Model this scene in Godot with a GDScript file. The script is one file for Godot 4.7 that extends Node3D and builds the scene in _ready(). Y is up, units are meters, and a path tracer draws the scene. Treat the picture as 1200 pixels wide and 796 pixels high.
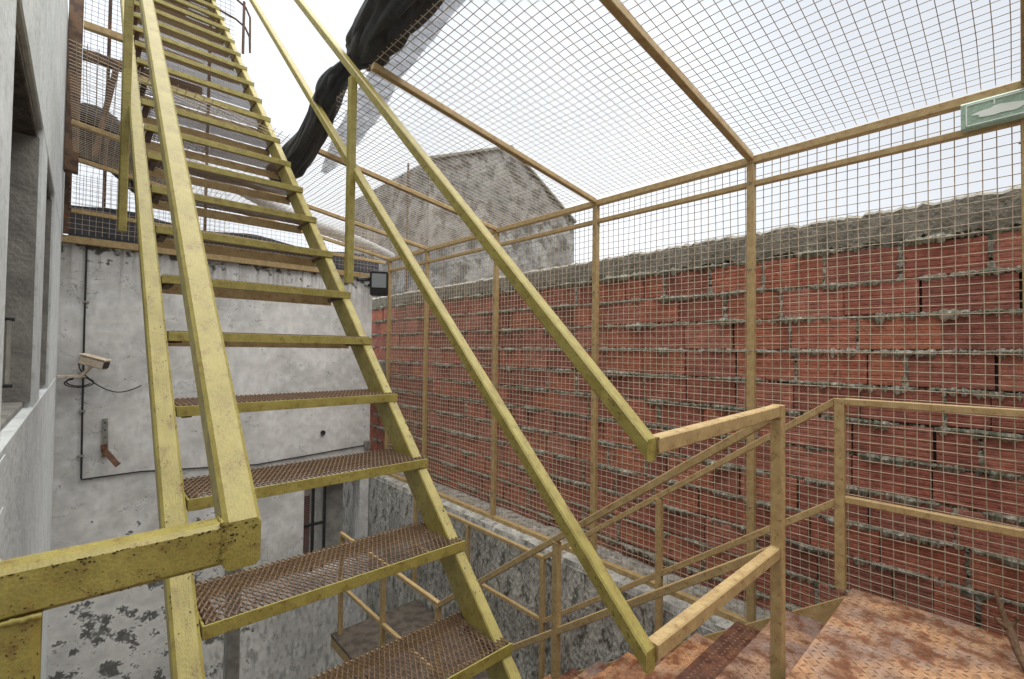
extends Node3D
# World: x = across the stair (towards the brick wall), y = up (eye level 0), -z = u (along the stair, away).

var M := {}
var used := {}
var NA: PackedByteArray
var NB: PackedByteArray
var NC: PackedByteArray
var ND: PackedByteArray
var rng := RandomNumberGenerator.new()
const TS := 512
const SLOPE := 0.965

func P(x: float, y: float, u: float) -> Vector3:
	return Vector3(x, y, -u)

# ---------------------------------------------------------------- mesh collector
class MB:
	var v := PackedVector3Array()
	var n := PackedVector3Array()
	var t := PackedVector2Array()
	func tri(a: Vector3, b: Vector3, c: Vector3, want: Vector3, ua := Vector2.ZERO, ub := Vector2.ZERO, uc := Vector2.ZERO) -> void:
		var nn := (b - a).cross(c - a)
		if nn.length_squared() < 1e-16: return
		nn = nn.normalized()
		if nn.dot(want) < 0.0:
			nn = -nn
			v.append(a); v.append(b); v.append(c)
			t.append(ua); t.append(ub); t.append(uc)
		else:
			v.append(a); v.append(c); v.append(b)
			t.append(ua); t.append(uc); t.append(ub)
		n.append(nn); n.append(nn); n.append(nn)
	func quad(a: Vector3, b: Vector3, c: Vector3, d: Vector3, want: Vector3) -> void:
		tri(a, b, c, want, Vector2(0, 0), Vector2(1, 0), Vector2(1, 1))
		tri(a, c, d, want, Vector2(0, 0), Vector2(1, 1), Vector2(0, 1))
	# smooth triangle with given normals
	func stri(a: Vector3, b: Vector3, c: Vector3, na: Vector3, nb: Vector3, nc: Vector3, ua := Vector2.ZERO, ub := Vector2.ZERO, uc := Vector2.ZERO) -> void:
		var nn := (b - a).cross(c - a)
		if nn.length_squared() < 1e-16: return
		if nn.dot(na + nb + nc) < 0.0:
			v.append(a); v.append(b); v.append(c)
			n.append(na); n.append(nb); n.append(nc)
			t.append(ua); t.append(ub); t.append(uc)
		else:
			v.append(a); v.append(c); v.append(b)
			n.append(na); n.append(nc); n.append(nb)
			t.append(ua); t.append(uc); t.append(ub)
	# bevelled bar from a to b; w across, h along the up hint
	func bar(a: Vector3, b: Vector3, w: float, h: float, up := Vector3.UP, bev := 0.004, caps := true) -> void:
		var d := (b - a).normalized()
		var s := d.cross(up)
		if s.length() < 0.01: s = d.cross(Vector3(0, 0, -1))
		if s.length() < 0.01: s = d.cross(Vector3(1, 0, 0))
		s = s.normalized()
		var q := s.cross(d).normalized()
		var hw := w * 0.5
		var hh := h * 0.5
		var e: float = min(bev, min(hw, hh) * 0.6)
		var pr: Array[Vector3] = [s * (hw - e) + q * hh, s * hw + q * (hh - e), s * hw - q * (hh - e), s * (hw - e) - q * hh,
			-s * (hw - e) - q * hh, -s * hw - q * (hh - e), -s * hw + q * (hh - e), -s * (hw - e) + q * hh]
		for i in 8:
			var p0 := pr[i]
			var p1 := pr[(i + 1) % 8]
			quad(a + p0, a + p1, b + p1, b + p0, p0 + p1)
		if caps:
			for i in range(1, 7):
				tri(a + pr[0], a + pr[i], a + pr[i + 1], -d)
				tri(b + pr[0], b + pr[i], b + pr[i + 1], d)
	# bar whose section (w across x, hv upright) and end cuts stand vertical, for sloping rails
	func vbar(a: Vector3, b: Vector3, w: float, hv: float, bev := 0.005) -> void:
		var hw := w * 0.5
		var hh := hv * 0.5
		var e := bev
		var pr: Array[Vector3] = [Vector3(hw - e, hh, 0), Vector3(hw, hh - e * 1.3, 0), Vector3(hw, -hh + e * 1.3, 0), Vector3(hw - e, -hh, 0),
			Vector3(-hw + e, -hh, 0), Vector3(-hw, -hh + e * 1.3, 0), Vector3(-hw, hh - e * 1.3, 0), Vector3(-hw + e, hh, 0)]
		for i in 8:
			var p0 := pr[i]
			var p1 := pr[(i + 1) % 8]
			quad(a + p0, a + p1, b + p1, b + p0, p0 + p1)
		for i in range(1, 7):
			tri(a + pr[0], a + pr[i], a + pr[i + 1], a - b)
			tri(b + pr[0], b + pr[i], b + pr[i + 1], b - a)
	# thin 4-sided wire
	func wire(a: Vector3, b: Vector3, r: float) -> void:
		var d := (b - a).normalized()
		var s := d.cross(Vector3(0.31, 0.77, 0.55)).normalized()
		var q := s.cross(d)
		var pr: Array[Vector3] = [s * r, q * r, -s * r, -q * r]
		for i in 4:
			var p0 := pr[i]
			var p1 := pr[(i + 1) % 4]
			stri(a + p0, a + p1, b + p1, p0 / r, p1 / r, p1 / r)
			stri(a + p0, b + p1, b + p0, p0 / r, p1 / r, p0 / r)
	func box(c0: Vector3, c1: Vector3, bev := 0.004) -> void:
		var lo := c0.min(c1)
		var hi := c0.max(c1)
		var m := (lo + hi) * 0.5
		bar(Vector3(m.x, m.y, lo.z), Vector3(m.x, m.y, hi.z), hi.x - lo.x, hi.y - lo.y, Vector3.UP, bev)
	# round tube through points with per point radius
	func tube(pts: Array, rad: Array, seg := 10, caps := true, fold := 0.0, folds := 5) -> void:
		var rings := []
		var norms := []
		var k := pts.size()
		var prev := Vector3.UP
		for i in k:
			var d: Vector3 = (pts[min(i + 1, k - 1)] - pts[max(i - 1, 0)]).normalized()
			var s := d.cross(prev)
			if s.length() < 0.05: s = d.cross(Vector3(1, 0, 0))
			s = s.normalized()
			var q := s.cross(d).normalized()
			var ring: Array[Vector3] = []
			var nr: Array[Vector3] = []
			for j in seg:
				var a := TAU * j / seg
				var f := 1.0 + fold * sin(a * folds + i * 0.13 + 0.6 * sin(i * 0.31)) + fold * 0.6 * sin(a * (folds * 2 + 1) - i * 0.21)
				var o: Vector3 = (s * cos(a) + q * sin(a)) * float(rad[i]) * f
				ring.append(pts[i] + o)
				nr.append(o.normalized())
			rings.append(ring); norms.append(nr)
		if fold > 0.0:
			for i in k:
				for j in seg:
					var t1: Vector3 = rings[i][(j + 1) % seg] - rings[i][(j + seg - 1) % seg]
					var t2: Vector3 = rings[min(i + 1, k - 1)][j] - rings[max(i - 1, 0)][j]
					var nn := t1.cross(t2).normalized()
					if nn.dot(rings[i][j] - pts[i]) < 0.0: nn = -nn
					norms[i][j] = nn
		for i in k - 1:
			for j in seg:
				var j2 := (j + 1) % seg
				stri(rings[i][j], rings[i][j2], rings[i + 1][j2], norms[i][j], norms[i][j2], norms[i + 1][j2])
				stri(rings[i][j], rings[i + 1][j2], rings[i + 1][j], norms[i][j], norms[i + 1][j2], norms[i + 1][j])
		if caps:
			for e in [0, k - 1]:
				var dd: Vector3 = pts[0] - pts[1] if e == 0 else pts[k - 1] - pts[k - 2]
				for j in seg:
					tri(pts[e], rings[e][j], rings[e][(j + 1) % seg], dd)
	func mesh() -> ArrayMesh:
		var arr := []
		arr.resize(Mesh.ARRAY_MAX)
		arr[Mesh.ARRAY_VERTEX] = v
		arr[Mesh.ARRAY_NORMAL] = n
		arr[Mesh.ARRAY_TEX_UV] = t
		var m := ArrayMesh.new()
		m.add_surface_from_arrays(Mesh.PRIMITIVE_TRIANGLES, arr)
		return m

# ---------------------------------------------------------------- naming helpers
func numbered(n: String) -> String:
	if not used.has(n):
		used[n] = 0
		return n
	used[n] += 1
	return "%s_%03d" % [n, used[n]]

func thing(called: String, label: String, category: String, at: Vector3, group := "") -> Node3D:
	var o := Node3D.new()
	o.name = numbered(called)
	add_child(o)
	o.position = at
	o.set_meta("label", label)
	o.set_meta("category", category)
	if group != "": o.set_meta("group", group)
	return o

# a part whose vertices are given in world coordinates
func part(parent: Node3D, called: String, mb: MB, mat: Material, label := "") -> MeshInstance3D:
	var o := MeshInstance3D.new()
	o.name = called
	o.mesh = mb.mesh()
	o.material_override = mat
	o.cast_shadow = GeometryInstance3D.SHADOW_CASTING_SETTING_ON
	parent.add_child(o, true)
	if parent != self:
		var g := Vector3.ZERO
		var q: Node = parent
		while q != self:
			g += (q as Node3D).position
			q = q.get_parent()
		o.position = -g
	if label != "": o.set_meta("label", label)
	return o

func struct(called: String, mb: MB, mat: Material) -> MeshInstance3D:
	var o := part(self, called, mb, mat)
	o.set_meta("kind", "structure")
	o.set_meta("label", called.replace("_", " ") + " of the yard below the steel stairs")
	o.set_meta("category", "ground")
	return o

# ---------------------------------------------------------------- textures
func noise_bytes(sd: int, freq: float, oct: int, kind := FastNoiseLite.TYPE_SIMPLEX_SMOOTH) -> PackedByteArray:
	var f := FastNoiseLite.new()
	f.seed = sd
	f.noise_type = kind
	f.frequency = freq
	f.fractal_type = FastNoiseLite.FRACTAL_FBM
	f.fractal_octaves = oct
	var im := f.get_seamless_image(TS, TS, false, false, 0.15, true)
	im.convert(Image.FORMAT_L8)
	return im.get_data()

func ss(a: float, b: float, x: float) -> float:
	var q: float = clamp((x - a) / (b - a), 0.0, 1.0)
	return q * q * (3.0 - 2.0 * q)

# base colour mixed with a second by coarse noise, grain, and spots of a third colour where the speck noise is high
func mottle(c0: Color, c1: Color, spot: Color, grain: float, lo: float, hi: float, spots := 0.0, c2 := Color(0, 0, 0, 0), lo2 := 0.7, hi2 := 0.8) -> ImageTexture:
	var data := PackedByteArray()
	data.resize(TS * TS * 3)
	var k := 0
	for i in TS * TS:
		var a := NA[i] / 255.0
		var b := NB[i] / 255.0
		var c := NC[i] / 255.0
		var d := ND[i] / 255.0
		var col := c0.lerp(c1, ss(lo, hi, a * 0.7 + b * 0.3))
		if c2.a > 0.0:
			col = col.lerp(c2, ss(lo2, hi2, d * 0.65 + b * 0.35))
		if spots > 0.0:
			col = col.lerp(spot, ss(1.0 - spots, 1.0 - spots + 0.05, c * 0.75 + d * 0.25))
		var g := 1.0 + (b - 0.5) * grain + (c - 0.5) * grain * 0.6
		data[k] = clampi(int(col.r * g * 255.0), 0, 255)
		data[k + 1] = clampi(int(col.g * g * 255.0), 0, 255)
		data[k + 2] = clampi(int(col.b * g * 255.0), 0, 255)
		k += 3
	var im := Image.create_from_data(TS, TS, false, Image.FORMAT_RGB8, data)
	im.generate_mipmaps()
	return ImageTexture.create_from_image(im)

func bump(src: PackedByteArray, strength: float) -> ImageTexture:
	var im := Image.create_from_data(TS, TS, false, Image.FORMAT_L8, src)
	im.convert(Image.FORMAT_RGBA8)
	im.bump_map_to_normal_map(strength)
	im.generate_mipmaps()
	return ImageTexture.create_from_image(im)

func stdmat(tex: Texture2D, rough: float, tile: float, nrm: Texture2D = null, ns := 0.5, metal := 0.0) -> StandardMaterial3D:
	var m := StandardMaterial3D.new()
	if tex: m.albedo_texture = tex
	m.roughness = rough
	m.metallic = metal
	m.uv1_triplanar = true
	m.uv1_world_triplanar = true
	m.uv1_scale = Vector3.ONE / tile
	if nrm:
		m.normal_enabled = true
		m.normal_texture = nrm
		m.normal_scale = ns
	return m

func tinted(src: StandardMaterial3D, c: Color) -> StandardMaterial3D:
	var m := src.duplicate() as StandardMaterial3D
	m.albedo_color = c
	return m

func plain(c: Color, rough := 0.6, metal := 0.0) -> StandardMaterial3D:
	var m := StandardMaterial3D.new()
	m.albedo_color = c
	m.roughness = rough
	m.metallic = metal
	return m

func rgb(r: float, g: float, b: float) -> Color:
	return Color(r / 255.0, g / 255.0, b / 255.0)

func make_materials() -> void:
	NA = noise_bytes(11, 0.008, 5)
	NB = noise_bytes(23, 0.05, 4)
	NC = noise_bytes(37, 0.16, 2)
	ND = noise_bytes(51, 0.02, 4)
	var nb := bump(NB, 6.0)
	var nc := bump(NC, 5.0)
	M.yellow = stdmat(mottle(rgb(152, 141, 74), rgb(136, 125, 60), rgb(46, 34, 22), 0.24, 0.3, 0.75, 0.25, rgb(120, 100, 52), 0.54, 0.8), 0.5, 0.36, nc, 0.15)
	M.tan = stdmat(mottle(rgb(176, 153, 108), rgb(162, 137, 94), rgb(76, 50, 32), 0.22, 0.3, 0.75, 0.23, rgb(138, 108, 70), 0.56, 0.8), 0.55, 0.4, nc, 0.15)
	M.wire = stdmat(mottle(rgb(196, 182, 160), rgb(168, 152, 132), rgb(92, 76, 60), 0.2, 0.3, 0.7, 0.25), 0.6, 0.3)
	M.rust_mesh = stdmat(mottle(rgb(112, 92, 74), rgb(88, 68, 54), rgb(150, 136, 120), 0.3, 0.35, 0.65, 0.3, rgb(100, 72, 48), 0.56, 0.7), 0.5, 0.3)
	M.rust_plate = stdmat(mottle(rgb(178, 138, 102), rgb(140, 118, 106), rgb(84, 52, 34), 0.45, 0.28, 0.72, 0.26, rgb(106, 64, 40), 0.42, 0.72), 0.7, 1.4, nb, 0.4)
	M.lug_shaded = stdmat(mottle(rgb(160, 124, 94), rgb(130, 104, 90), rgb(84, 56, 40), 0.34, 0.32, 0.68, 0.3), 0.7, 0.7)  # rust darker than the plate: shade on the sides of lugs put into colour
	M.rust_steel = stdmat(mottle(rgb(104, 82, 60), rgb(70, 50, 40), rgb(40, 28, 24), 0.3, 0.35, 0.65, 0.2, rgb(120, 70, 40), 0.62, 0.72), 0.7, 0.6, nc, 0.2)
	M.clay = stdmat(mottle(rgb(190, 130, 112), rgb(170, 110, 95), rgb(112, 82, 76), 0.34, 0.3, 0.7, 0.25, rgb(144, 100, 90), 0.5, 0.8), 0.9, 0.9, nb, 0.45)
	M.mortar = stdmat(mottle(rgb(196, 193, 182), rgb(136, 136, 124), rgb(70, 76, 62), 0.6, 0.38, 0.62, 0.3, rgb(92, 100, 82), 0.48, 0.62), 0.95, 0.5, nb, 1.0)
	M.joint = stdmat(mottle(rgb(64, 58, 52), rgb(44, 40, 38), rgb(30, 28, 26), 0.4, 0.3, 0.7, 0.2), 0.95, 0.4, nb, 0.6)
	M.coping = stdmat(mottle(rgb(150, 146, 136), rgb(120, 117, 108), rgb(78, 78, 72), 0.4, 0.3, 0.7, 0.25, rgb(98, 100, 90), 0.54, 0.72), 0.95, 0.7, nb, 0.8)
	M.mossy = stdmat(mottle(rgb(184, 183, 178), rgb(150, 149, 144), rgb(88, 90, 82), 0.4, 0.3, 0.7, 0.22, rgb(100, 101, 92), 0.52, 0.72), 0.95, 0.9, nb, 0.7)
	M.mossy.uv1_scale = Vector3(1.1, 0.45, 1.1)
	M.white_wall = stdmat(mottle(rgb(222, 227, 228), rgb(208, 214, 214), rgb(170, 176, 174), 0.08, 0.3, 0.7, 0.2, rgb(196, 200, 198), 0.56, 0.74), 0.85, 1.3, nb, 0.15)
	M.grey_wall = stdmat(mottle(rgb(150, 148, 142), rgb(128, 126, 122), rgb(90, 88, 84), 0.2, 0.35, 0.7, 0.15), 0.9, 0.8, nb, 0.3)
	M.dark_concrete = stdmat(mottle(rgb(96, 88, 78), rgb(70, 64, 58), rgb(44, 40, 38), 0.35, 0.35, 0.7, 0.2), 0.95, 0.6, nb, 0.8)
	M.pink_wall = stdmat(mottle(rgb(226, 206, 198), rgb(214, 194, 186), rgb(180, 160, 150), 0.06, 0.35, 0.7, 0.05), 0.9, 0.9)
	M.step = []
	for c in [Color(0.86, 0.86, 0.9), Color(0.62, 0.5, 0.44), Color(1.0, 0.96, 0.9), Color(0.8, 0.72, 0.68), Color(0.98, 0.9, 0.8)]:
		M.step.append(tinted(M.rust_plate, c))
	M.chip = stdmat(mottle(rgb(58, 42, 30), rgb(40, 28, 20), rgb(92, 58, 34), 0.4, 0.3, 0.7, 0.3), 0.85, 0.2)
	M.red_paint = plain(rgb(120, 66, 58), 0.7)
	M.stone = stdmat(mottle(rgb(148, 147, 144), rgb(120, 119, 117), rgb(82, 81, 78), 0.34, 0.3, 0.7, 0.25, rgb(86, 85, 82), 0.44, 0.68), 0.95, 6.5, nb, 0.3)
	M.black_metal = stdmat(mottle(rgb(46, 46, 48), rgb(36, 36, 38), rgb(70, 62, 54), 0.2, 0.3, 0.7, 0.1), 0.5, 0.3)
	M.cable = plain(rgb(34, 34, 36), 0.6)
	M.net = stdmat(mottle(rgb(52, 54, 58), rgb(38, 40, 44), rgb(120, 124, 128), 0.4, 0.3, 0.7, 0.14), 0.85, 0.25, nc, 0.7)
	M.net.rim_enabled = true
	M.net.rim = 0.25
	M.beige = stdmat(mottle(rgb(206, 194, 176), rgb(188, 172, 150), rgb(120, 84, 56), 0.12, 0.35, 0.7, 0.17, rgb(164, 128, 96), 0.62, 0.7), 0.6, 0.3)
	M.duct = stdmat(mottle(rgb(150, 152, 154), rgb(128, 130, 134), rgb(90, 90, 92), 0.2, 0.3, 0.7, 0.2), 0.6, 0.3, nc, 0.3, 0.2)
	M.galv = stdmat(mottle(rgb(150, 148, 140), rgb(128, 126, 120), rgb(90, 80, 66), 0.2, 0.3, 0.7, 0.15), 0.5, 0.3, nc, 0.2, 0.2)
	M.tarp = stdmat(mottle(rgb(58, 60, 68), rgb(46, 46, 54), rgb(96, 98, 104), 0.25, 0.3, 0.7, 0.12), 0.45, 0.6, nb, 0.4)
	M.ground = stdmat(mottle(rgb(120, 116, 108), rgb(96, 92, 86), rgb(60, 58, 52), 0.3, 0.35, 0.65, 0.2), 0.95, 1.7, nb, 0.5)
	M.twig = stdmat(mottle(rgb(120, 96, 72), rgb(84, 64, 48), rgb(50, 38, 30), 0.4, 0.3, 0.7, 0.2), 0.9, 0.1)
	M.sign = stdmat(mottle(rgb(150, 176, 158), rgb(134, 162, 144), rgb(190, 206, 196), 0.14, 0.35, 0.7, 0.2, rgb(168, 186, 172), 0.56, 0.7), 0.35, 0.2)
	M.sign_white = plain(rgb(222, 230, 224), 0.4)
	var gl := plain(rgb(150, 158, 160), 0.08)
	gl.roughness = 0.25
	M.lamp_glass = gl
	var sd := PackedByteArray()
	sd.resize(TS * TS * 4)
	for i in TS * TS:
		var q := NC[i] / 255.0
		var g := int(48 + 40 * (NB[i] / 255.0))
		sd[i * 4] = g
		sd[i * 4 + 1] = g + 1
		sd[i * 4 + 2] = g + 4
		sd[i * 4 + 3] = clampi(int(255.0 * (0.30 + 0.62 * ss(0.35, 0.65, q * 0.8 + 0.2 * NA[i] / 255.0))), 0, 255)
	var si := Image.create_from_data(TS, TS, false, Image.FORMAT_RGBA8, sd)
	var shade := stdmat(ImageTexture.create_from_image(si), 0.9, 0.45)
	shade.transparency = BaseMaterial3D.TRANSPARENCY_ALPHA
	M.shade = shade
	M.conc_back = back_wall_material(nb)

# the rendered back wall: 3.6 m wide (x -0.2..3.4), 5.2 m high (y 1.1 .. -4.1): weather streaks, flaking and mould where the photograph shows them
func back_wall_material(nb: Texture2D) -> StandardMaterial3D:
	var W := 720
	var H := 1040
	var data := PackedByteArray()
	data.resize(W * H * 3)
	var f1 := FastNoiseLite.new(); f1.seed = 5; f1.frequency = 0.9; f1.fractal_octaves = 5
	var f2 := FastNoiseLite.new(); f2.seed = 9; f2.frequency = 7.0; f2.fractal_octaves = 4
	var f3 := FastNoiseLite.new(); f3.seed = 14; f3.frequency = 3.2; f3.fractal_octaves = 5
	var f4 := FastNoiseLite.new(); f4.seed = 77; f4.frequency = 30.0; f4.fractal_octaves = 2
	var k := 0
	for j in H:
		var y := 1.1 - 5.7 * j / H
		for i in W:
			var x := -0.2 + 3.6 * i / W
			var a := f1.get_noise_2d(x, y)
			var b := f2.get_noise_2d(x, y)
			var c := f3.get_noise_2d(x, y * 1.3)
			var st := f2.get_noise_2d(x * 2.2, y * 0.12 + 40.0)
			var col := rgb(214, 213, 210).lerp(rgb(190, 189, 187), ss(-0.3, 0.35, a))
			col = col.lerp(rgb(210, 211, 212), ss(0.0, 0.35, c) * 0.5).lerp(rgb(160, 160, 160), ss(0.0, 0.5, -c + b * 0.5) * 0.3)
			# rain streaks from the top edge
			var reach := 0.25 + 0.5 * (0.5 + 0.9 * st)
			col = col.lerp(rgb(116, 112, 104), ss(-0.25, 0.45, st + b * 0.5) * ss(1.0 - reach, 1.15, y) * 0.55)
			# black growth hugging the top edge
			col = col.lerp(rgb(58, 56, 50), ss(0.0, 0.4, b * 1.4 + (y - 0.97) * 4.0) * 0.8)
			# flaked dark patches low on the wall, left
			var low := ss(-1.3, -2.6, y) * ss(2.2, 0.9, x)
			var mk := c * 0.75 + b * 0.35 + low * 0.47 - 0.60
			col = col.lerp(rgb(104, 104, 101).lerp(rgb(72, 72, 70), ss(-0.2, 0.3, b)), ss(-0.02, 0.14, mk + f4.get_noise_2d(x, y) * 0.22 + f2.get_noise_2d(x * 2.5, y * 2.5) * 0.12) * 0.85)
			# bare speckled band further right, low
			var lowr := ss(-2.2, -3.0, y) * ss(0.6, 1.2, x)
			col = col.lerp(rgb(112, 110, 104), ss(0.1, 0.7, f2.get_noise_2d(x * 2.0 + 9.0, y * 0.7) + f4.get_noise_2d(x * 2.0, y * 2.0) * 0.4 + lowr * 0.15 + c * 0.5) * (0.1 + 0.4 * lowr))
			# hairline cracks
			var cr: float = abs(f3.get_noise_2d(x * 0.55 + 7.0, y * 0.9))
			if cr < 0.006 and a > -0.1: col = col.lerp(rgb(96, 94, 90), 0.55)
			var g := 1.0 + b * 0.10
			data[k] = clampi(int(col.r * g * 255.0), 0, 255)
			data[k + 1] = clampi(int(col.g * g * 255.0), 0, 255)
			data[k + 2] = clampi(int(col.b * g * 255.0), 0, 255)
			k += 3
	var im := Image.create_from_data(W, H, false, Image.FORMAT_RGB8, data)
	im.generate_mipmaps()
	var m := StandardMaterial3D.new()
	m.albedo_texture = ImageTexture.create_from_image(im)
	m.roughness = 0.92
	m.normal_enabled = false
	return m

# ---------------------------------------------------------------- camera, sky, light
func setup_view() -> void:
	var yaw := deg_to_rad(42.609)
	var pit := deg_to_rad(1.345)
	var rol := deg_to_rad(0.710)
	var f := Vector3(sin(yaw) * cos(pit), sin(pit), -cos(yaw) * cos(pit))
	var r0 := Vector3(cos(yaw), 0, sin(yaw))
	var u0 := r0.cross(f)
	var r := r0 * cos(rol) + u0 * sin(rol)
	var up := -r0 * sin(rol) + u0 * cos(rol)
	var cam := Camera3D.new()
	cam.name = "camera"
	cam.transform = Transform3D(Basis(r, up, -f), Vector3.ZERO)
	cam.fov = rad_to_deg(2.0 * atan(398.0 / 549.1))
	cam.near = 0.02
	cam.far = 600.0
	add_child(cam)
	cam.current = true

	var sky_mat := ProceduralSkyMaterial.new()
	sky_mat.sky_top_color = Color(0.455, 0.467, 0.485)
	sky_mat.sky_horizon_color = Color(0.47, 0.477, 0.485)
	sky_mat.sky_curve = 0.2
	sky_mat.ground_bottom_color = Color(0.2, 0.2, 0.19)
	sky_mat.ground_horizon_color = Color(0.35, 0.35, 0.35)
	sky_mat.sun_angle_max = 0.0
	var fn := FastNoiseLite.new()
	fn.seed = 4
	fn.frequency = 0.007
	fn.fractal_octaves = 4
	var ci := fn.get_seamless_image(512, 256, false, false, 0.2, true)
	ci.convert(Image.FORMAT_RGBA8)
	sky_mat.sky_cover = ImageTexture.create_from_image(ci)
	sky_mat.sky_cover_modulate = Color(0.30, 0.305, 0.31, 1.0)
	var sky := Sky.new()
	sky.sky_material = sky_mat
	var env := Environment.new()
	env.background_mode = Environment.BG_SKY
	env.sky = sky
	env.tonemap_mode = Environment.TONE_MAPPER_LINEAR
	env.tonemap_exposure = 4.5
	env.sdfgi_enabled = true
	env.ssao_enabled = true
	env.ssil_enabled = true
	var we := WorldEnvironment.new()
	we.name = "environment"
	we.environment = env
	add_child(we)
	var sun := DirectionalLight3D.new()
	sun.name = "overcast_sun"
	sun.light_energy = 0.5
	sun.light_color = Color(1.0, 0.98, 0.95)
	sun.light_angular_distance = 80.0
	sun.sky_mode = DirectionalLight3D.SKY_MODE_LIGHT_ONLY
	sun.shadow_enabled = true
	add_child(sun)
	sun.look_at_from_position(Vector3(0.15, 3.0, 0.6), Vector3.ZERO, Vector3.UP)

# ---------------------------------------------------------------- the setting
func build_ground() -> void:
	var mb := MB.new()
	mb.quad(P(-300, -4.5, -300), P(300, -4.5, -300), P(300, -4.5, 300), P(-300, -4.5, 300), Vector3.UP)
	struct("ground", mb, M.ground)

func wall_quad(mb: MB, x0: float, x1: float, y0: float, y1: float, u: float) -> void:
	var a := P(x0, y0, u)
	var b := P(x1, y0, u)
	var c := P(x1, y1, u)
	var d := P(x0, y1, u)
	var w := Vector3(0, 0, 1)
	var ua := Vector2((x0 + 0.2) / 3.6, (1.1 - y0) / 5.7)
	var ub := Vector2((x1 + 0.2) / 3.6, (1.1 - y0) / 5.7)
	var uc := Vector2((x1 + 0.2) / 3.6, (1.1 - y1) / 5.7)
	var ud := Vector2((x0 + 0.2) / 3.6, (1.1 - y1) / 5.7)
	mb.tri(a, b, c, w, ua, ub, uc)
	mb.tri(a, c, d, w, ua, uc, ud)

func build_back_wall() -> void:
	var U := 6.3
	var T := 0.22
	var t := thing("rendered_wall", "pale grey rendered concrete wall with mould stains behind the yellow stairs", "wall", P(1.45, -4.5, U))
	var mb := MB.new()
	# front faces, cut into pieces round the passage opening
	wall_quad(mb, -0.165, 2.175, -4.5, 1.0, U)
	wall_quad(mb, 2.175, 3.06, -1.74, 1.0, U)
	wall_quad(mb, 2.175, 3.06, -4.5, -2.97, U)
	wall_quad(mb, 2.93, 3.06, -2.97, -1.74, U)
	# other faces
	var z0 := U
	var z1 := U + T
	mb.quad(P(-0.165, 1.0, z0), P(3.06, 1.0, z0), P(3.06, 1.0, z1), P(-0.165, 1.0, z1), Vector3.UP)
	mb.quad(P(-0.165, -4.5, z1), P(2.175, -4.5, z1), P(2.175, 1.0, z1), P(-0.165, 1.0, z1), Vector3(0, 0, -1))
	mb.quad(P(2.175, -1.74, z1), P(3.06, -1.74, z1), P(3.06, 1.0, z1), P(2.175, 1.0, z1), Vector3(0, 0, -1))
	mb.quad(P(2.175, -2.97, z0), P(2.93, -2.97, z0), P(2.93, -2.97, z1), P(2.175, -2.97, z1), Vector3.UP)
	mb.quad(P(2.93, -2.97, z0), P(2.93, -2.97, z1), P(2.93, -1.74, z1), P(2.93, -1.74, z0), Vector3(-1, 0, 0))
	mb.quad(P(2.175, -4.5, z0), P(2.175, -4.5, z1), P(2.175, -1.74, z1), P(2.175, -1.74, z0), Vector3(1, 0, 0))
	mb.quad(P(2.175, -1.74, z0), P(3.06, -1.74, z0), P(3.06, -1.74, z1), P(2.175, -1.74, z1), Vector3(0, -1, 0))
	mb.quad(P(3.06, -1.74, z0), P(3.06, -1.74, z1), P(3.06, 1.0, z1), P(3.06, 1.0, z0), Vector3(1, 0, 0))
	part(t, "wall_face", mb, M.conc_back)
	# passage beyond the opening
	mb = MB.new()
	mb.box(P(2.51, -4.5, 6.56), P(2.80, -1.3, 6.8), 0.01)
	part(t, "pillar", mb, M.grey_wall, "grey concrete pillar in the passage opening")
	mb = MB.new()
	mb.box(P(2.0, -4.5, 8.6), P(4.6, -2.63, 8.8), 0.0)
	part(t, "painted_base", mb, M.red_paint)
	mb = MB.new()
	mb.box(P(2.0, -2.63, 8.62), P(4.6, -0.4, 8.8), 0.0)
	part(t, "passage_wall", mb, M.pink_wall)
	mb = MB.new()
	mb.box(P(1.6, -0.4, 6.53), P(4.6, -0.2, 8.8), 0.0)
	part(t, "passage_ceiling", mb, M.grey_wall)
	# steel angle capping the wall
	mb = MB.new()
	mb.bar(P(-0.16, 1.03, 6.272), P(3.1, 1.03, 6.272), 0.05, 0.07, Vector3.UP, 0.004)
	part(t, "edge_beam", mb, M.tan, "tan steel beam along the top of the wall")

	# the gate in the passage
	var g := thing("window_grille", "black metal window grille with mesh panes in the wall opening under the stairs", "grille", P(2.34, -4.5, 6.42))
	mb = MB.new()
	for x in [2.19, 2.33, 2.485]:
		mb.bar(P(x, -2.96, 6.42), P(x, -1.76, 6.42), 0.035, 0.035, Vector3(0, 0, 1), 0.003)
	for y in [-2.90, -2.35, -1.80]:
		mb.bar(P(2.19, y, 6.42), P(2.485, y, 6.42), 0.03, 0.035, Vector3.UP, 0.003)
	part(g, "grille_frame", mb, M.black_metal)
	mb = MB.new()
	for i in 13:
		mb.wire(P(2.2 + i * 0.023, -2.95, 6.43), P(2.2 + i * 0.023, -1.8, 6.43), 0.0025)
	for i in 38:
		mb.wire(P(2.2, -2.95 + i * 0.03, 6.433), P(2.48, -2.95 + i * 0.03, 6.433), 0.0025)
	part(g, "wire_pane", mb, M.galv)

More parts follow.
